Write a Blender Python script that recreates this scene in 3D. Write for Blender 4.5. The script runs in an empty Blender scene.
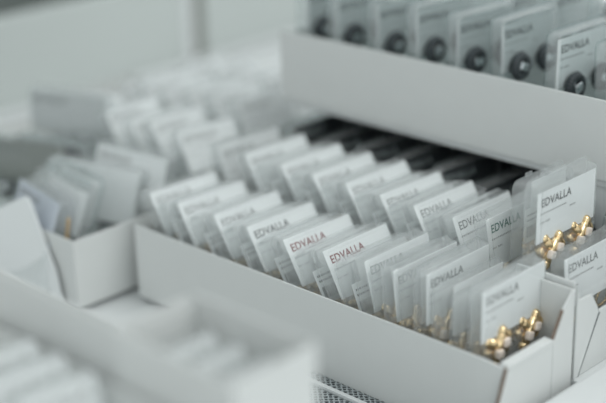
import bpy, bmesh, math, random
from mathutils import Vector, Matrix
random.seed(4)
S = bpy.context.scene
COL = S.collection
R = math.radians

# ------------------------------------------------------------------ camera
cam_d = bpy.data.cameras.new('camera'); cam = bpy.data.objects.new('camera', cam_d); COL.objects.link(cam)
yaw, pitch, roll = R(134.565), R(21.153), R(-1.41)
fw = Vector((math.cos(yaw)*math.cos(pitch), math.sin(yaw)*math.cos(pitch), -math.sin(pitch)))
r0 = Vector((math.sin(yaw), -math.cos(yaw), 0)); u0 = r0.cross(fw)
rr = r0*math.cos(roll)+u0*math.sin(roll); uu = -r0*math.sin(roll)+u0*math.cos(roll)
m = Matrix((rr, uu, -fw)).transposed().to_4x4(); m.translation = Vector((0.3660, -0.5126, 0.3941))
cam.matrix_world = m
cam_d.sensor_width = 36; cam_d.lens = 1400/606*36; cam_d.clip_start = 0.01; cam_d.clip_end = 50
cam_d.dof.use_dof = True; cam_d.dof.focus_distance = 0.778; cam_d.dof.aperture_fstop = 2.9
S.camera = cam
# ------------------------------------------------------------------ light
S.view_settings.view_transform = 'Standard'; S.view_settings.look = 'None'
S.view_settings.gamma = 1; S.view_settings.use_curve_mapping = False
S.view_settings.exposure = 0.12
W = bpy.data.worlds.new('world'); S.world = W; W.use_nodes = True
bg = W.node_tree.nodes['Background']; bg.inputs[0].default_value = (0.84, 0.90, 0.905, 1); bg.inputs[1].default_value = 0.85

def area(name, loc, target, size, power, color):
    d = bpy.data.lights.new(name, 'AREA'); d.shape = 'RECTANGLE'; d.size, d.size_y = size
    d.energy = power; d.color = color
    o = bpy.data.objects.new(name, d); COL.objects.link(o); o.location = loc
    o.rotation_euler = (Vector(target)-Vector(loc)).to_track_quat('-Z', 'Y').to_euler()
    return o
area('ceiling_panel_light', (0.9, 0.5, 2.0), (-0.15, 0.05, 0.05), (1.4, 1.0), 15, (0.99, 1.0, 0.99))
area('window_light', (1.6, -1.2, 1.1), (-0.15, 0.05, 0.05), (1.0, 1.0), 4.0, (0.95, 1.0, 1.0))
S.cycles.transparent_max_bounces = 40

# ------------------------------------------------------------------ materials
def pmat(name, col, rough=0.6, metal=0.0, var=0.03, scale=40, bump=0.0, spec=0.4):
    M = bpy.data.materials.new(name); M.use_nodes = True; nt = M.node_tree
    b = nt.nodes['Principled BSDF']; b.inputs['Roughness'].default_value = rough
    b.inputs['Metallic'].default_value = metal; b.inputs['Specular IOR Level'].default_value = spec
    tc = nt.nodes.new('ShaderNodeTexCoord'); nz = nt.nodes.new('ShaderNodeTexNoise')
    nz.inputs['Scale'].default_value = scale; nz.inputs['Detail'].default_value = 3
    nt.links.new(tc.outputs['Object'], nz.inputs['Vector'])
    cr = nt.nodes.new('ShaderNodeValToRGB')
    cr.color_ramp.elements[0].color = tuple(max(0, c*(1-var)) for c in col)+(1,)
    cr.color_ramp.elements[1].color = tuple(min(1, c*(1+var)) for c in col)+(1,)
    nt.links.new(nz.outputs['Fac'], cr.inputs['Fac']); nt.links.new(cr.outputs['Color'], b.inputs['Base Color'])
    if bump:
        bp = nt.nodes.new('ShaderNodeBump'); bp.inputs['Strength'].default_value = bump; bp.inputs['Distance'].default_value = 0.0005
        nt.links.new(nz.outputs['Fac'], bp.inputs['Height']); nt.links.new(bp.outputs['Normal'], b.inputs['Normal'])
    return M
def clear_mat(name, tint, haze, hazecol, rough):
    M = bpy.data.materials.new(name); M.use_nodes = True; nt = M.node_tree
    for n in list(nt.nodes): nt.nodes.remove(n)
    out = nt.nodes.new('ShaderNodeOutputMaterial')
    tr = nt.nodes.new('ShaderNodeBsdfTransparent'); tr.inputs[0].default_value = tint+(1,)
    di = nt.nodes.new('ShaderNodeBsdfTranslucent'); di.inputs[0].default_value = hazecol+(1,)
    d2 = nt.nodes.new('ShaderNodeBsdfDiffuse'); d2.inputs[0].default_value = hazecol+(1,)
    md = nt.nodes.new('ShaderNodeMixShader'); nt.links.new(di.outputs[0], md.inputs[1]); nt.links.new(d2.outputs[0], md.inputs[2])
    mh = nt.nodes.new('ShaderNodeMixShader'); mh.inputs[0].default_value = haze
    nt.links.new(tr.outputs[0], mh.inputs[1]); nt.links.new(md.outputs[0], mh.inputs[2])
    gl = nt.nodes.new('ShaderNodeBsdfGlossy'); gl.inputs['Roughness'].default_value = rough
    lw = nt.nodes.new('ShaderNodeLayerWeight')
    pw = nt.nodes.new('ShaderNodeMath'); pw.operation = 'POWER'; pw.inputs[1].default_value = 4.0
    nt.links.new(lw.outputs['Facing'], pw.inputs[0])
    fr = nt.nodes.new('ShaderNodeMath'); fr.operation = 'MULTIPLY_ADD'; fr.inputs[1].default_value = 0.7; fr.inputs[2].default_value = 0.07
    nt.links.new(pw.outputs[0], fr.inputs[0])
    tc = nt.nodes.new('ShaderNodeTexCoord'); nz = nt.nodes.new('ShaderNodeTexNoise'); nz.inputs['Scale'].default_value = 180
    nt.links.new(tc.outputs['Object'], nz.inputs['Vector'])
    bp = nt.nodes.new('ShaderNodeBump'); bp.inputs['Strength'].default_value = 0.25; bp.inputs['Distance'].default_value = 0.0004
    nt.links.new(nz.outputs['Fac'], bp.inputs['Height']); nt.links.new(bp.outputs['Normal'], gl.inputs['Normal'])
    mg = nt.nodes.new('ShaderNodeMixShader')
    nt.links.new(fr.outputs[0], mg.inputs[0]); nt.links.new(mh.outputs[0], mg.inputs[1]); nt.links.new(gl.outputs[0], mg.inputs[2])
    nt.links.new(mg.outputs[0], out.inputs[0])
    return M
M_BOARD = pmat('white_cardboard', (0.665, 0.68, 0.67), 0.55, var=0.02, scale=60, bump=0.05)
M_CUT = pmat('brown_cut_edge', (0.20, 0.15, 0.12), 0.8, var=0.2, scale=300)
M_SHELF = pmat('white_painted_shelf', (0.67, 0.69, 0.69), 0.4, var=0.02)
M_PANEL = pmat('grey_green_panel', (0.52, 0.555, 0.54), 0.6, var=0.02, scale=5)
M_POST = pmat('grey_metal_post', (0.22, 0.23, 0.21), 0.45, var=0.05)
M_WALL = pmat('dim_room_wall', (0.17, 0.19, 0.18), 0.8, var=0.05, scale=3)
M_CARD = pmat('white_card_stock', (0.82, 0.84, 0.84), 0.6, var=0.01, scale=80)
M_GREYCARD = pmat('grey_card_stock', (0.52, 0.55, 0.55), 0.6, var=0.03)
M_LAV = pmat('lavender_card_stock', (0.62, 0.66, 0.74), 0.6, var=0.02)
M_STICK = pmat('sticker_paper', (0.74, 0.77, 0.77), 0.5, var=0.02)
M_INK = pmat('grey_black_ink', (0.045, 0.048, 0.05), 0.6)
M_INKG = pmat('faded_grey_ink', (0.20, 0.21, 0.21), 0.6)
M_FAINT = pmat('pale_grey_ink', (0.36, 0.37, 0.37), 0.6)
M_RED = pmat('red_brown_ink', (0.20, 0.03, 0.035), 0.6)
M_GREEN = pmat('dark_green_ink', (0.008, 0.11, 0.09), 0.6)
M_GOLD = pmat('polished_gold', (0.80, 0.61, 0.36), 0.22, 1.0, var=0.1, scale=200)
M_STONE = pmat('pale_crystal', (0.86, 0.76, 0.68), 0.08, var=0.03, spec=1.0)
M_SILV = pmat('silver_glint', (0.85, 0.90, 0.92), 0.12, 1.0)
M_DARK = pmat('dark_enamel', (0.045, 0.055, 0.06), 0.3, var=0.3, scale=90)
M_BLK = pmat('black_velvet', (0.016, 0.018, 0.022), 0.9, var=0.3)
M_MESH = pmat('grey_perforated_metal', (0.45, 0.49, 0.50), 0.4, 0.3)
M_WOOD = pmat('pale_wooden_stick', (0.50, 0.36, 0.20), 0.7, var=0.2, scale=200)
M_CLEAR = clear_mat('clear_plastic', (0.975, 0.982, 0.982), 0.20, (0.90, 0.92, 0.92), 0.12)
M_RIM = clear_mat('hazy_plastic_rim', (0.97, 0.98, 0.98), 0.22, (0.92, 0.94, 0.94), 0.08)
M_SMOKE = clear_mat('smoky_clear_plastic', (0.90, 0.93, 0.93), 0.07, (0.75, 0.82, 0.82), 0.10)

# ------------------------------------------------------------------ helpers
def link(name, me, parent=None, loc=(0, 0, 0), rot=(0, 0, 0)):
    o = bpy.data.objects.new(name, me); COL.objects.link(o); o.parent = parent
    o.location = loc; o.rotation_euler = rot
    return o
def tag(o, label=None, cat=None, group=None, kind=None):
    if label: o['label'] = label
    if cat: o['category'] = cat
    if group: o['group'] = group
    if kind: o['kind'] = kind
    return o
def thing(name, label, cat, loc=(0, 0, 0), rot=(0, 0, 0), group=None):
    return tag(link(name, None, None, loc, rot), label, cat, group)
def bm_mesh(name, bm, mat, smooth=False):
    bmesh.ops.recalc_face_normals(bm, faces=bm.faces[:])
    me = bpy.data.meshes.new(name); bm.to_mesh(me); bm.free(); me.materials.append(mat)
    if smooth:
        for p in me.polygons: p.use_smooth = True
    return me
def box(bm, a, b, bev=0.0):
    g = bmesh.ops.create_cube(bm, size=1.0)
    vs = g['verts']
    for v in vs:
        v.co = Vector([a[i] + (b[i]-a[i])*(v.co[i]+0.5) for i in range(3)])
    if bev:
        es = list({e for v in vs for e in v.link_edges})
        bmesh.ops.bevel(bm, geom=es, offset=bev, segments=2, affect='EDGES', profile=0.6)
def poly(bm, pts, off):
    """extrude a polygon (3-D points) by vector off"""
    off = Vector(off)
    a = [bm.verts.new(Vector(p)) for p in pts]; b = [bm.verts.new(Vector(p)+off) for p in pts]
    n = len(pts); bm.faces.new(a); bm.faces.new(b[::-1])
    for i in range(n): bm.faces.new((a[i], b[i], b[(i+1) % n], a[(i+1) % n]))
def tube(bm, p, q, r, seg=8, r2=None):
    p, q = Vector(p), Vector(q); d = q-p
    mt = Matrix.Translation((p+q)/2) @ d.to_track_quat('Z', 'Y').to_matrix().to_4x4()
    bmesh.ops.create_cone(bm, cap_ends=True, segments=seg, radius1=r, radius2=r if r2 is None else r2, depth=d.length, matrix=mt)
def boxmesh(name, a, b, mat, bev=0.0):
    bm = bmesh.new(); box(bm, a, b, bev); return bm_mesh(name, bm, mat)

# ------------------------------------------------------------------ the setting: room and shelving
def struct(name, me): return tag(link(name, me), kind='structure')
FZ = 0.0125          # lower tier
Z2 = 0.0310          # second tier
struct('wall_back', boxmesh('wall_back', (-2.6, -2.6, -0.9), (-2.5, 3.0, 2.4), M_WALL))
struct('floor', boxmesh('floor', (-2.6, -2.6, -1.0), (2.5, 3.0, -0.9), M_WALL))

o = tag(link('display_shelf', boxmesh('display_shelf', (-0.62, -0.30, -0.02), (0.30, 0.0600, FZ-0.0035), M_SHELF, 0.001)),
        'white front shelf board carrying the lowest row of cardboard trays', 'shelf')
o = tag(link('display_shelf', boxmesh('display_shelf_b', (-0.62, 0.0605, -0.02), (0.30, 0.26, Z2-0.0003), M_SHELF, 0.001)),
        'white second shelf step under the tray of packs in the middle', 'shelf')
t = thing('display_shelf', 'raised back shelf under the long upper tray of black and silver packs', 'shelf', (-0.305, 0.148, 0.104))
link('shelf_board', boxmesh('shelf_board', (0, 0.004, 0), (0.60, 0.34, 0.0045), M_SHELF, 0.0006), t)
link('support', boxmesh('support', (0.245, 0.006, -0.028), (0.60, 0.012, -0.0003), M_SHELF), t)
link('support', boxmesh('shade_board', (0.0, 0.050, -0.0728), (0.60, 0.054, -0.0003), M_BLK), t)['label'] = 'added dark board deepening the shade under the shelf'  # black board added behind the packs to keep the recess dark
# end rail across the front of the boxes' ends
tag(link('end_rail', boxmesh('end_rail', (0.0065, -0.12, 0.009), (0.034, 0.40, 0.0340), M_SHELF, 0.0025)),
    'raised white rim of the shelf crossing the lower right corner', 'rail')

# perforated metal strip between the front trays and the middle tray
def perforated():
    bm = bmesh.new(); px, py = 0.0042, 0.0038; nx, ny = 31, 10
    x0, y0, z = -0.135, -0.0385, FZ
    k = 8
    for i in range(nx):
        for j in range(ny):
            cx, cy = x0+(i+.5)*px, y0+(j+.5)*py
            ring = [bm.verts.new((cx+0.00145*math.cos(2*math.pi*a/k+math.pi/8), cy+0.0013*math.sin(2*math.pi*a/k+math.pi/8), z)) for a in range(k)]
            low = [bm.verts.new(v.co+Vector((0, 0, -0.0008))) for v in ring]
            sq = []
            for a in range(k):
                c, s = math.cos(2*math.pi*a/k+math.pi/8), math.sin(2*math.pi*a/k+math.pi/8)
                mm = max(abs(c), abs(s)); sq.append(bm.verts.new((cx+px/2*c/mm, cy+py/2*s/mm, z)))
            for a in range(k):
                b = (a+1) % k
                bm.faces.new((ring[a], sq[a], sq[b], ring[b])); bm.faces.new((ring[a], ring[b], low[b], low[a]))
    return bm_mesh('perforated_plate', bm, M_MESH)
t = thing('perforated_strip', 'grey perforated metal strip below the long white tray front', 'shelf liner', (0, 0, 0))
link('perforated_plate', perforated(), t)
link('backing', boxmesh('backing', (-0.135, -0.0385, FZ-0.0034), (-0.005, -0.0005, FZ-0.0014), M_DARK), t)['label'] = 'dark layer seen through the holes'
link('divider_rib', boxmesh('divider_rib', (-0.135, -0.0128, FZ+0.0001), (-0.005, -0.0098, FZ+0.0022), M_SHELF, 0.0004), t)['label'] = 'thin white rib'

# back board, ledge and post behind the far boxes
tag(link('back_board', boxmesh('back_board', (-0.645, -0.30, -0.02), (-0.633, 0.345, 0.115), M_PANEL, 0.001)),
    'low grey green board closing the shelf at the far left', 'board')
tag(link('back_board', boxmesh('back_board_b', (-0.645, 0.372, -0.02), (-0.633, 1.0, 0.118), M_PANEL, 0.001)),
    'grey green board right of the dark upright post', 'board')
t = thing('upright_post', 'narrow dark grey metal upright against the far board', 'post', (-0.646, 0.3460, -0.02))
link('pole', boxmesh('pole', (0, 0.012, 0.0), (0.013, 0.025, 0.20), M_POST, 0.001), t)
link('slot_strip', boxmesh('slot_strip', (0.0, 0.0, 0), (0.013, 0.0115, 0.20), M_SHELF, 0.001), t)['label'] = 'pale strip'
tag(link('rear_ledge', boxmesh('rear_ledge', (-0.632, -0.30, Z2), (-0.6205, 0.80, 0.036), M_SHELF, 0.001)),
    'white ledge running along the foot of the grey green board', 'ledge')
tag(link('rear_shelf', boxmesh('rear_shelf', (-0.62, 0.2605, -0.02), (-0.31, 0.80, 0.031), M_SHELF, 0.002)),
    'white shelf surface beyond the left end of the upper tray', 'shelf')

# ------------------------------------------------------------------ packs
TH = 0.009
def rrect(w, h, r, off, n=4):
    pts = []
    r2 = max(r-off, 0.0005)
    for cx, cy, a0 in ((w-off-r2, h-off-r2, 0), (off+r2, h-off-r2, 90), (off+r2, off+r2, 180), (w-off-r2, off+r2, 270)):
        for i in range(n+1):
            a = R(a0+90*i/n); pts.append((cx+r2*math.cos(a), cy+r2*math.sin(a)))
    return pts
def loops(name, w, L, prof, mat, r=0.005):
    bm = bmesh.new(); prev = None
    for off, x in prof:
        cur = [bm.verts.new((x, a, b)) for a, b in rrect(w, L, r, off)]
        if prev:
            n = len(cur)
            for i in range(n): bm.faces.new((prev[i], prev[(i+1) % n], cur[(i+1) % n], cur[i]))
        prev = cur
    bm.faces.new(prev)
    me = bm_mesh(name, bm, mat)
    if len(prof) > 4:
        me.materials.append(M_RIM)
        n = len(rrect(w, L, r, 0))
        for i, p in enumerate(me.polygons):
            if i < n*(len(prof)-1) and i//n in (1, 2, 4): p.material_index = 1
    return me
CACHE = {}
def cached(key, fn):
    if key not in CACHE: CACHE[key] = fn()
    return CACHE[key]
def front_shell(w, L, mat):
    return cached(('f', w, L, mat.name), lambda: loops('front_shell', w, L,
        [(0, -TH+0.0006), (0.0016, -TH+0.0006), (0.0022, -0.0012), (0.0030, -0.0004), (0.0050, -0.0004), (0.0056, -0.0012)], mat))
def back_shell(w, L, mat):
    return cached(('b', w, L, mat.name), lambda: loops('back_shell', w, L,
        [(0, -TH+0.0004), (0.0018, -TH+0.0004), (0.0024, -TH), (0.005, -TH)], mat))
def tabs(w, L, mat):
    def f():
        bm = bmesh.new()
        for y in (0.24*w, 0.31*w): box(bm, (-TH+0.0002, y, L-0.0006), (-TH+0.0012, y+0.0022, L+0.0018), 0.0003)
        return bm_mesh('closing_tab', bm, mat)
    return cached(('t', w, L, mat.name), f)
def card_me(w, h, mat): return cached(('c', w, h, mat.name), lambda: boxmesh('card', (-0.0004, 0, 0), (0, w, h), mat))
_fc = bpy.data.curves.new('lettering_curve', 'FONT'); _fc.size = 0.0066; _fc.extrude = 0.00003; _fc.resolution_u = 3
_fc.body = 'EDVALLA'; _fc.offset = 0.0001; _fc.space_character = 1.04
_fo = bpy.data.objects.new('lettering_tmp', _fc); COL.objects.link(_fo)
bpy.context.view_layer.update()
_base = bpy.data.meshes.new_from_object(_fo.evaluated_get(bpy.context.evaluated_depsgraph_get()))
bpy.data.objects.remove(_fo)
for v in _base.vertices: v.co = Vector((v.co.z+0.00006, v.co.x, v.co.y))
_base.name = 'brand_lettering'
def letter_me(mat):
    def f():
        me = _base.copy(); me.materials.clear(); me.materials.append(mat); return me
    return cached(('l', mat.name), f)
def lines_me(mat):
    def f():      # small broken print lines, too small to read in the photograph
        bm = bmesh.new(); rnd = random.Random(2)
        def line(y0, y1, z, h):
            y = y0
            while y < y1:
                d = rnd.uniform(0.0006, 0.0014); box(bm, (0.00002, y, z), (0.00006, min(y+d, y1), z+h)); y += d+0.0004
        line(0, 0.024, 0, 0.0009); line(0.0275, 0.033, -0.0026, 0.0010); line(0, 0.0035, -0.0052, 0.0010); line(0.005, 0.009, -0.0052, 0.0010)
        return bm_mesh('small_print', bm, mat)
    return cached(('p', mat.name), f)
def sticker_me(): return cached('stk', lambda: boxmesh('sticker', (0, 0, 0), (0.00012, 0.024, 0.020), M_STICK))
def barcode_me():
    def f():
        bm = bmesh.new(); rnd = random.Random(7); y = 0.002
        while y < 0.015:
            d = rnd.choice((0.0003, 0.0005, 0.0008)); box(bm, (0.00013, y, 0.0030), (0.0002, y+d, 0.0095)); y += d+rnd.choice((0.0004, 0.0007))
        for z in (0.0125, 0.0155):
            y = 0.002
            while y < 0.018:
                d = rnd.uniform(0.0006, 0.0018); box(bm, (0.00013, y, z), (0.0002, y+d, z+0.0012)); y += d+0.0006
        return bm_mesh('barcode', bm, M_INKG)
    return cached('bar', f)
def gold_me():
    def f():      # crossed gold bars with small knots
        bm = bmesh.new()
        tube(bm, (0.003, -0.0042, 0.0025), (0.0035, 0.0042, -0.0015), 0.0018, 10)
        tube(bm, (0.004, -0.0010, -0.0055), (0.004, 0.0022, 0.0045), 0.0017, 10)
        tube(bm, (0.002, -0.0040, -0.0008), (0.003, 0.0010, -0.0045), 0.0014, 10)
        tube(bm, (0.004, 0.0008, 0.0040), (0.004, 0.0046, 0.0022), 0.0016, 10)
        for c in ((0.003, -0.0042, 0.0025), (0.0035, 0.0042, -0.0015), (0.004, -0.001, -0.0055), (0.004, 0.0022, 0.0045), (0.004, 0.0046, 0.0022)):
            bmesh.ops.create_uvsphere(bm, u_segments=8, v_segments=6, radius=0.0019, matrix=Matrix.Translation(c))
        return bm_mesh('earring', bm, M_GOLD, True)
    return cached('gold', f)
def stone_me(mat=None):
    mat = mat or M_STONE
    def f():
        bm = bmesh.new()
        for c in ((0.0056, 0.0024, 0.0012), (0.0054, -0.0006, -0.0018)):
            box(bm, (c[0]-0.001, c[1]-0.0014, c[2]-0.0014), (c[0]+0.001, c[1]+0.0014, c[2]+0.0014), 0.0006)
        return bm_mesh('stone', bm, mat)
    return cached('stone'+mat.name, f)
def disc_me():
    def f():
        bm = bmesh.new()
        for i in range(24):
            a, b = 2*math.pi*i/24, 2*math.pi*(i+1)/24
            tube(bm, (0.0035, 0.0062*math.cos(a), 0.0062*math.sin(a)), (0.0035, 0.0062*math.cos(b), 0.0062*math.sin(b)), 0.0030, 6)
        return bm_mesh('earring', bm, M_DARK, True)
    return cached('disc', f)
def silver_glint_me():
    def f():
        bm = bmesh.new(); box(bm, (0.005, -0.0040, -0.0026), (0.0078, 0.0030, 0.0026), 0.0011); return bm_mesh('stone', bm, M_SILV)  # silver stone, built large and bright as the glint on the dark earring
    return cached('silv', f)
def hoop_me():
    def f():
        bm = bmesh.new()
        for i in range(20):
            a, b = 2*math.pi*i/20, 2*math.pi*(i+1)/20
            tube(bm, (0.003+0.0015*math.sin(a), 0.006*math.cos(a), 0.006*math.sin(a)), (0.003+0.0015*math.sin(b), 0.006*math.cos(b), 0.006*math.sin(b)), 0.0009, 6)
        return bm_mesh('earring', bm, M_GOLD, True)
    return cached('hoop', f)
ESC = 1.0
def pack(label, group, X, Y, Z, floor, lean, kind='card', yaw=0.0, w=0.060, ink=None, jewel='gold', clear=None, card=None, ch=0.029, name='earring_pack', gap=0.0035, tab=False, jz=None, jx=-0.0082, js=1.0):
    """X,Z : where the top of the card's left edge stands; Y : left edge of the pack"""
    clear = clear or M_CLEAR; card = card or M_CARD; ink = ink or M_INKG
    th = R(lean)
    z0 = floor + TH*abs(math.sin(th))*(1 if lean > 0 else 0) + 0.0002
    L = round((Z-z0)/math.cos(th)+gap, 3)
    top = Vector((-(L-gap)*math.sin(th), 0, 0)); top.rotate(Matrix.Rotation(R(yaw), 3, 'Z'))
    t = thing(name, label, 'earring pack', (X-top.x, Y-top.y, z0), (0, -th, R(yaw)), group)
    link('front_shell', front_shell(w, L, clear), t)
    link('back_shell', back_shell(w, L, clear), t)
    if tab: link('closing_tab', tabs(w, L, clear), t)
    cw = round(w-0.0052, 4)
    if kind == 'card':
        c = link('card', card_me(cw, ch, card), t, (-0.0016, 0.0026, L-gap-ch))
        link('brand_lettering', letter_me(ink), c, (0, 0.0030, ch-0.0085))
        link('small_print', lines_me(M_FAINT), c, (0, 0.0030, ch-0.0128))
        ez = L-gap-ch-0.0060
    else:
        c = link('card', card_me(round(cw-0.012, 4), ch, M_CARD), t, (-0.0055, 0.0146, L-gap-ch))
        if kind == 'sticker':
            s = link('sticker', sticker_me(), t, (-0.0002, 0.0012, L-0.035))
            link('barcode', barcode_me(), s)
        ez = L-gap-ch-0.007
    jm = {'gold': (gold_me(), stone_me()), 'dark': (disc_me(), silver_glint_me()), 'hoop': (hoop_me(), None)}[jewel] if jewel else None
    if jm:
        for f in (0.27, 0.73):
            e = link('earring', jm[0], t, (jx, w*f, ez if jz is None else L-gap-jz), (R(random.uniform(-25, 25)), 0, 0)); e.scale = (js, js, js)
            if jm[1]: link('stone', jm[1], e)
    return t

ORD = ['first', 'second', 'third', 'fourth', 'fifth', 'sixth', 'seventh', 'eighth', 'ninth', 'tenth', 'eleventh', 'twelfth', 'thirteenth']
# middle tray (row nearest the long front panel)
ROW1 = [(-.2789, .0848, 32), (-.2524, .0842, 32), (-.2190, .0852, 32), (-.1906, .0850, 32), (-.1606, .0850, 32),
        (-.1290, .0868, 29), (-.0977, .0888, 15), (-.0771, .0890, 6), (-.0542, .0935, 1), (-.0179, .0943, 0)]
INK1 = [M_INKG, M_INKG, M_INKG, M_INK, M_RED, M_RED, M_INKG, M_INKG, M_INKG, M_INKG]
SP1 = {4: 'clear earring pack with sharp dark red lettering on its white card, front row',
       5: 'clear earring pack with faded red lettering, just right of the dark red one, front row',
       9: 'last upright white card pack with gold earrings beside the low end of the long tray',
       8: 'upright white card pack directly behind the last one at the tray end'}
for i, (x, z, l) in enumerate(ROW1):
    lab = SP1.get(i, 'white card earring pack with grey lettering, %s from the left in the front row' % ORD[i])
    pack(lab, 'packs in the front row', x, 0.0035, z, FZ+0.0012, l, js=1.7 if i > 5 else 1.2, ink=INK1[i], yaw=random.uniform(-1.2, 1.2))
for i in range(8):
    (x, z, l), (x2, z2, l2) = ROW1[i], ROW1[i+1]
    pack(('clear pack with barcode sticker' if i < 6 else 'clear gold earring pack, no sticker,')+' wedged behind the %s front row card' % ORD[i+1], 'sticker packs in the front row',
         (x+x2)/2+0.0010, 0.0040, (z+z2)/2-0.0042, FZ+0.0012, (l+l2)/2, kind='sticker' if i < 6 else 'plain', js=1.3, yaw=random.uniform(-.8, .8))
pack('clear pack without sticker standing just behind the last front row card', 'sticker packs in the front row', -.0300, 0.0040, .084, FZ+0.0012, 0, kind='plain', js=1.4)
pack('clear pack without sticker, second behind the last front row card', 'sticker packs in the front row', -.0420, 0.0040, .085, FZ+0.0012, 0, kind='plain', js=1.4)
# second tray
ROW2 = [(-.2559, .0990, 30), (-.2233, .0998, 32), (-.1960, .0999, 32), (-.1685, .1000, 32), (-.1411, .0995, 32), (-.1151, .0997, 29),
        (-.0866, .0995, 22), (-.0627, .1035, 9)]
for i, (x, z, l) in enumerate(ROW2):
    lab = 'white card earring pack with faint grey lettering, %s from the left in the second row' % ORD[i]
    if i == 7: lab = 'white card earring pack with dark green lettering in the second row'
    pack(lab, 'packs in the second row', x, 0.0655, z, Z2+0.0012, l, ink=M_GREEN if i == 7 else M_INKG, yaw=random.uniform(-1.2, 1.2))
for i in range(6):
    (x, z, l), (x2, z2, l2) = ROW2[i], ROW2[i+1]
    pack('clear pack with barcode sticker wedged behind the %s card of the second row' % ORD[i+1], 'sticker packs in the second row',
         (x+x2)/2+0.0010, 0.0658, (z+z2)/2-0.0038, Z2+0.0012, (l+l2)/2, kind='sticker')
pack('empty looking clear pack just behind the tall gold earring pack', 'sticker packs in the second row', -.0450, 0.0760, .1225, Z2+0.0012, 0, kind='sticker', tab=True, w=0.050)
pack('tall upright clear pack with black lettering and two gold crossed earrings, highest of all', 'packs in the second row', -.0283, 0.0640, .1270, Z2+0.0012, 0, ink=M_INK, gap=0.006, tab=True, js=1.7)
pack('clear pack with gold hoops leaning in front of the tall gold earring pack', 'packs in the second row', -.0105, 0.0650, .0940, Z2+0.0012, 4, jewel='hoop', ink=M_INKG)

# upper tray: upright smoky packs with dark round earrings
UX = [-.285, -.258, -.222, -.189, -.156, -.122, -.0815, -.048, -.018, .012]
for i, x in enumerate(UX):
    pack('clear pack with dark round earrings, %s from the left in the upper tray' % ORD[i], 'packs in the upper tray',
         x, 0.1560, .1845+random.uniform(-.002, .002), 0.1105, random.uniform(-1.5, 2.5), jewel='dark', clear=M_SMOKE, card=M_CARD if i == 6 else M_GREYCARD,
         ch=0.030, jz=0.0270 if i != 6 else 0.0300, jx=-0.0010, gap=0.005, ink=M_INK, yaw=random.uniform(-3, 3))
for i, x in enumerate([-.25, -.21, -.17, -.135, -.10, -.065, -.03, .005]):
    pack('blurred clear pack, %s from the left in the rearmost upper row' % ORD[i], 'packs in the rear upper row',
         x, 0.2290, .186+random.uniform(-.004, .004), 0.1088, random.uniform(-2, 6), jewel='dark', clear=M_SMOKE, card=M_GREYCARD, ink=M_INK)
# dark row under the raised shelf; last two added to darken its right end
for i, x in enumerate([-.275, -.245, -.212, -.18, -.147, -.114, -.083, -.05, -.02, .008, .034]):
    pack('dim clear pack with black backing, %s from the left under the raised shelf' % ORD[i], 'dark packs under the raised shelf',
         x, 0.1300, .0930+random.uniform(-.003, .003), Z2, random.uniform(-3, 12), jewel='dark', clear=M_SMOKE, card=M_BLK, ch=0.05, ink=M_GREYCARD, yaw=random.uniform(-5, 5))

# ------------------------------------------------------------------ cardboard trays
WT = 0.0012
def dipped(lx, y, h, d):
    bm = bmesh.new()
    poly(bm, [(0, y, 0), (lx, y, 0), (lx, y, h), (lx-.022, y, h), (lx-.026, y, d), (0, y, d)], (0, WT, 0))
    return bm_mesh('side_panel_dipped', bm, M_BOARD)
def tray(label, x0, x1, y0, y1, zb, zn, zf, end_low, ends='low', group='white cardboard trays', dip=None, ndip=None):
    """near wall top zn, far wall top zf, end wall (at x1) cut down to end_low between flaps"""
    t = thing('cardboard_tray', label, 'tray', (x0, y0, zb), (0, 0, 0), group)
    lx, ly = x1-x0, y1-y0; hn, hf, he = zn-zb, zf-zb, end_low-zb
    link('base', boxmesh('base', (WT, WT, 0), (lx-WT, ly-WT, 0.0010), M_BOARD), t)
    g = 0.016 if ends == 'low' else 0.0
    link('side_panel', boxmesh('side_panel', (0, 0, 0), (lx-g, WT, hn), M_BOARD, 0.0003) if not ndip else dipped(lx-g, 0, hn, ndip), t)
    far = boxmesh('side_panel', (0, ly-WT, 0), (lx-0.0005, ly, hf), M_BOARD, 0.0003) if not dip else dipped(lx-0.0005, ly-WT, hf, dip)
    link('side_panel', far, t)
    bm = bmesh.new()
    poly(bm, [(0, WT, 0), (0, ly-WT, 0), (0, ly-WT, min(hf, hn)*0.92), (0, WT, hn*.92)], (WT, 0, 0))
    link('end_panel', bm_mesh('end_panel', bm, M_BOARD), t)
    return t, lx, ly, hn, hf, he
def full_end(T):
    t, lx, ly, hn, hf, he = T
    link('end_panel', boxmesh('end_panel', (lx-WT, WT, 0), (lx, ly-WT, he), M_BOARD, 0.0003), t)

T1 = tray('long white cardboard tray holding the front row, its plain side facing the viewer', -.2892, 0.0, -0.0006, 0.0588, FZ, .0622, .0845, .062, dip=.052)
t, lx, ly, hn, hf, he = T1
bm = bmesh.new()      # corner gusset, slanting from the side to the end
poly(bm, [(lx-.0160, 0, 0), (lx-.006, .0008, 0), (lx-.0005, .0012, hn-.0035), (lx-.0012, .0006, hn-.0012), (lx-.0160, 0, hn)], (0, WT, 0))
link('corner_gusset', bm_mesh('corner_gusset', bm, M_BOARD), t)
bm = bmesh.new()      # low end panel with slanted left edge
poly(bm, [(lx-.0002, -.0055, 0), (lx-.0002, .0405, 0), (lx-.0002, .0410, he), (lx-.0002, .0016, he), (lx-.0002, -.0050, he-.018)], (WT, 0, 0))
link('end_panel', bm_mesh('end_panel', bm, M_BOARD), t)
link('rolled_edge', boxmesh('rolled_edge', (lx-.0045, .0022, he-.003), (lx+.0014, .0408, he+.0005), M_BOARD, 0.0006), t)
bm = bmesh.new()
poly(bm, [(lx-.0002, .0412, 0), (lx-.0002, ly, 0), (lx-.0002, ly, hf), (lx-.0002, ly-.002, hf-.0005), (lx-.0002, .0490, hf-.0085), (lx-.0002, .0412, he+.0010)], (WT, 0, 0))
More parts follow.
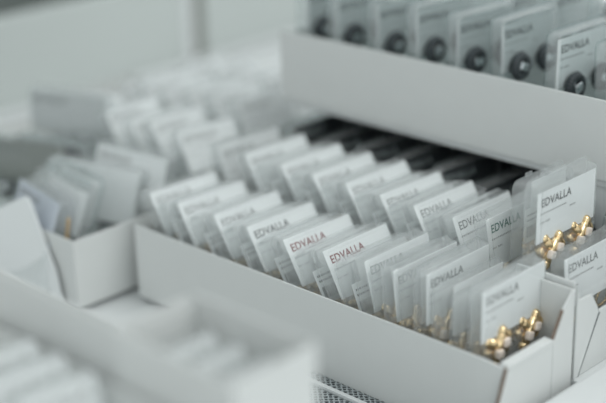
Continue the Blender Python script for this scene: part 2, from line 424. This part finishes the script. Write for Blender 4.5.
link('corner_flap', bm_mesh('corner_flap', bm, M_BOARD), t)
bm = bmesh.new()
poly(bm, [(lx-.0004, .0403, he+.0006), (lx-.0004, .0412, he+.0006), (lx-.0004, .0490, hf-.0083), (lx-.0004, .0484, hf-.0079)], (WT+.0006, 0, 0))
link('cut_edge', bm_mesh('cut_edge', bm, M_CUT), t)['label'] = 'brown raw edge of the board'
bm = bmesh.new()
poly(bm, [(lx-.0010, -.0056, he-.0195), (lx-.0010, -.0050, he-.0190), (lx-.0010, .0017, he-.0010), (lx-.0010, .0012, he-.0010)], (WT+.0009, 0, 0))
link('cut_edge', bm_mesh('cut_edge_b', bm, M_CUT), t)['label'] = 'brown raw edge of the board'

T2 = tray('white cardboard tray of the second row behind the long one, cropped at the right', -.2892, 0.0, 0.0610, 0.1270, Z2, .0872, .0640, .064, ndip=.036)
t, lx, ly, hn, hf, he = T2
link('side_panel', boxmesh('side_panel_c', (lx-.0159, 0, 0), (lx-.001, WT, hn), M_BOARD, 0.0003), t)
bm = bmesh.new()
poly(bm, [(lx, 0, 0), (lx+.0005, .0030, 0), (lx+.0005, .0205, he-.0005), (lx+.0005, .0190, he+.0035), (lx+.0005, .0130, hn-.0105), (lx, .0020, hn-.0105), (lx, 0, hn-.002)], (WT, 0, 0))
link('corner_flap', bm_mesh('corner_flap', bm, M_BOARD), t)
bm = bmesh.new()
poly(bm, [(lx, .0038, 0), (lx, ly, 0), (lx, ly, he), (lx, .0222, he), (lx, .0215, he-.0015)], (WT, 0, 0))
link('end_panel', bm_mesh('end_panel', bm, M_BOARD), t)
bm = bmesh.new()
poly(bm, [(lx-.0006, .0026, 0), (lx-.0006, .0040, 0), (lx-.0006, .0221, he-.001), (lx-.0006, .0202, he-.001)], (WT+.0010, 0, 0))
link('cut_edge', bm_mesh('cut_edge', bm, M_DARK), t)['label'] = 'dark slit between flap and end panel'

T3 = tray('long white upper tray full of packs with dark round earrings', -.3050, 0.06, .1500, .2200, 0.1087, .1567, .1567, .1567, ends='full'); full_end(T3)
T4 = tray('white tray left of the long one, packs in it facing the viewer', -.545, -.3020, -.0400, .0555, FZ, .0590, .0420, .0590, ends='full'); full_end(T4)
T5 = tray('white tray continuing the second row far to the left', -.545, -.3020, .0610, .1250, Z2, .0560, .0600, .0700, ends='full'); full_end(T5)
# nearer, raised foreground shelf with its trays
NB = 0.1020
t = thing('display_shelf', 'raised shelf board under the blurred foreground trays', 'shelf', (-.309, -.271, NB-0.006))
link('shelf_board', boxmesh('shelf_board_n', (0, 0, 0), (0.3370, 0.1090, 0.0057), M_SHELF, 0.0006), t)
link('support', boxmesh('support_n', (0.0, 0.02, -0.0869), (0.006, 0.100, -0.0001), M_SHELF), t)
link('support', boxmesh('support_o', (0.28, 0.02, -0.0869), (0.286, 0.100, -0.0001), M_SHELF), t)
T6 = tray('blurred white tray in the left foreground with a bare interior', -.3074, -.0449, -.2068, -.1640, NB, .1470, .1150, .1452, ends='full'); full_end(T6)
T7 = tray('blurred small white tray in the foreground, right of the bare one', -.0429, .0278, -.2084, -.1632, NB, .1470, .1470, .1470, ends='full'); full_end(T7)
T8 = tray('very blurred white tray cropped by the lower left corner', -.1351, .0172, -.2580, -.2105, NB, .1252, .1234, .1243, ends='full'); full_end(T8)

# ------------------------------------------------------------------ far left packs (facing the viewer's side)
P = pack
P('large white card pack facing left of the long tray, small dark print at its top', 'packs in the left tray', -.3980, .014, .0800, FZ+.0012, 22, yaw=-76, w=0.080, ink=M_INK, jewel='dark', clear=M_CLEAR, ch=0.036)
P('lavender card in a thick clear pack at the left edge of the photograph', 'packs in the left tray', -.3850, -.021, .0770, FZ+.0012, 20, yaw=-101, w=0.064, ink=M_INK, jewel=None, clear=M_CLEAR, card=M_LAV)
P('clear empty looking pack leaning behind the lavender one', 'packs in the left tray', -.3830, -.009, .0810, FZ+.0012, 20, kind='sticker', yaw=-99, w=0.068, jewel=None)
P('second clear pack leaning behind the lavender one, a little higher', 'packs in the left tray', -.3880, .003, .0830, FZ+.0012, 20, kind='sticker', yaw=-97, w=0.066, jewel='dark', clear=M_SMOKE)
P('dark earring pack in a smoky shell at the left tray back', 'packs in the left tray', -.4800, .018, .0760, FZ+.0012, 15, yaw=-72, w=0.070, jewel='dark', clear=M_SMOKE, card=M_POST)
P('low smoky pack with silver glints at the left tray back', 'packs in the left tray', -.4700, .034, .0740, FZ+.0012, 12, yaw=-80, w=0.070, jewel='dark', clear=M_SMOKE, card=M_DARK)
P('greyish card pack with dark print standing highest at the far left', 'packs in the left tray', -.4700, .050, .1060, FZ+.0012, 4, yaw=-70, w=0.070, jewel=None, card=M_GREYCARD, ink=M_DARK)
P('blurred white card standing in the left tray close behind the large card', 'packs in the left tray', -.3760, .038, .0880, FZ+.0012, 20, yaw=-82, w=0.068, jewel=None, ch=0.034)
# far part of the second row: many pale packs
k = 0
for x, y, z, l, yw in [(-.470, .072, .088, 24, 5), (-.446, .070, .092, 26, 0), (-.424, .072, .090, 26, -5),
                       (-.400, .068, .098, 28, 3), (-.375, .070, .096, 28, -2), (-.350, .068, .101, 28, 4), (-.325, .070, .098, 26, -3)]:
    P('very blurred white card pack, %s from the left in the far left tray' % ORD[k], 'packs in the far left tray', x, y-.002, z, Z2+.0012, l, yaw=yw, w=0.054, jewel=None); k += 1
P('pale pack left of the first second row card, leaning away', 'packs in the second row', -.2810, .0655, .0985, Z2+.0012, 14, jewel=None)
# third, rear-left tray beyond the upper tray's end
T9 = tray('blurred white tray beyond the left end of the upper tray', -.545, -.320, .1400, .2050, Z2, .0700, .0700, .0700, ends='full'); full_end(T9)
k = 0
for x, z, l, yw in [(-.475, .085, 22, 6), (-.450, .092, 24, -3), (-.425, .090, 24, 4), (-.398, .096, 24, -4), (-.372, .097, 24, 3), (-.347, .098, 24, -2)]:
    P('very blurred white card pack, %s from the left in the rear left tray' % ORD[k], 'packs in the rear left tray', x, .1430, z, Z2+.0012, l, yaw=yw, w=0.056, clear=M_CLEAR, jewel=None); k += 1

k = 0
for x, y, z, l, yw in [(-.470, .207, .088, 20, 5), (-.440, .209, .092, 22, -6), (-.412, .206, .090, 22, 3), (-.385, .208, .095, 24, -3), (-.358, .207, .094, 24, 4)]:
    P('very blurred white card pack, %s from the left behind the rear left tray' % ORD[k], 'loose packs behind the rear left tray', x, y, z, Z2, l, yaw=yw, w=0.046, jewel=None); k += 1

# foreground blurred packs and loose cards
for k, (x, z, l) in enumerate([(-.0246, .1365, 24), (-.0081, .1370, 24), (.0085, .1365, 20)]):
    P('blurred white card pack, %s from the left in the small foreground tray' % ORD[k], 'packs in the small foreground tray', x, -.2054, z, NB+.0012, l, w=0.039, ch=0.016, jewel=None)
for k, (x, z, l) in enumerate([(-.0850, .1315, 24), (-.0650, .1310, 26), (-.0450, .1305, 24)]):
    P('blurred clear pack with dark contents, %s from the left in the lower left corner' % ORD[k], 'packs in the corner tray', x, -.2550, z, NB+.0012, l, w=0.041, ch=0.017, jewel=None, clear=M_CLEAR, card=M_CARD)
bm = bmesh.new(); poly(bm, [(0, 0, 0), (0.083, 0, 0), (0.078, 0, 0.026), (0.053, 0.002, 0.069), (0.049, 0.002, 0.070), (0, 0, 0.045)], (0, 0.0009, 0))
o = link('loose_card', bm_mesh('loose_card', bm, M_CARD), None, (-.395, -.0440, FZ-.0033)); tag(o, 'blurred white card with a pointed top leaning on the left tray', 'card')
bm = bmesh.new(); tube(bm, (0, 0, 0), (0.010, 0.004, 0.055), 0.0012, 8)
o = link('wooden_stick', bm_mesh('wooden_stick', bm, M_WOOD), None, (-.3250, -.036, FZ+.0015)); tag(o, 'thin pale brown wooden stick beside the lavender pack', 'stick')
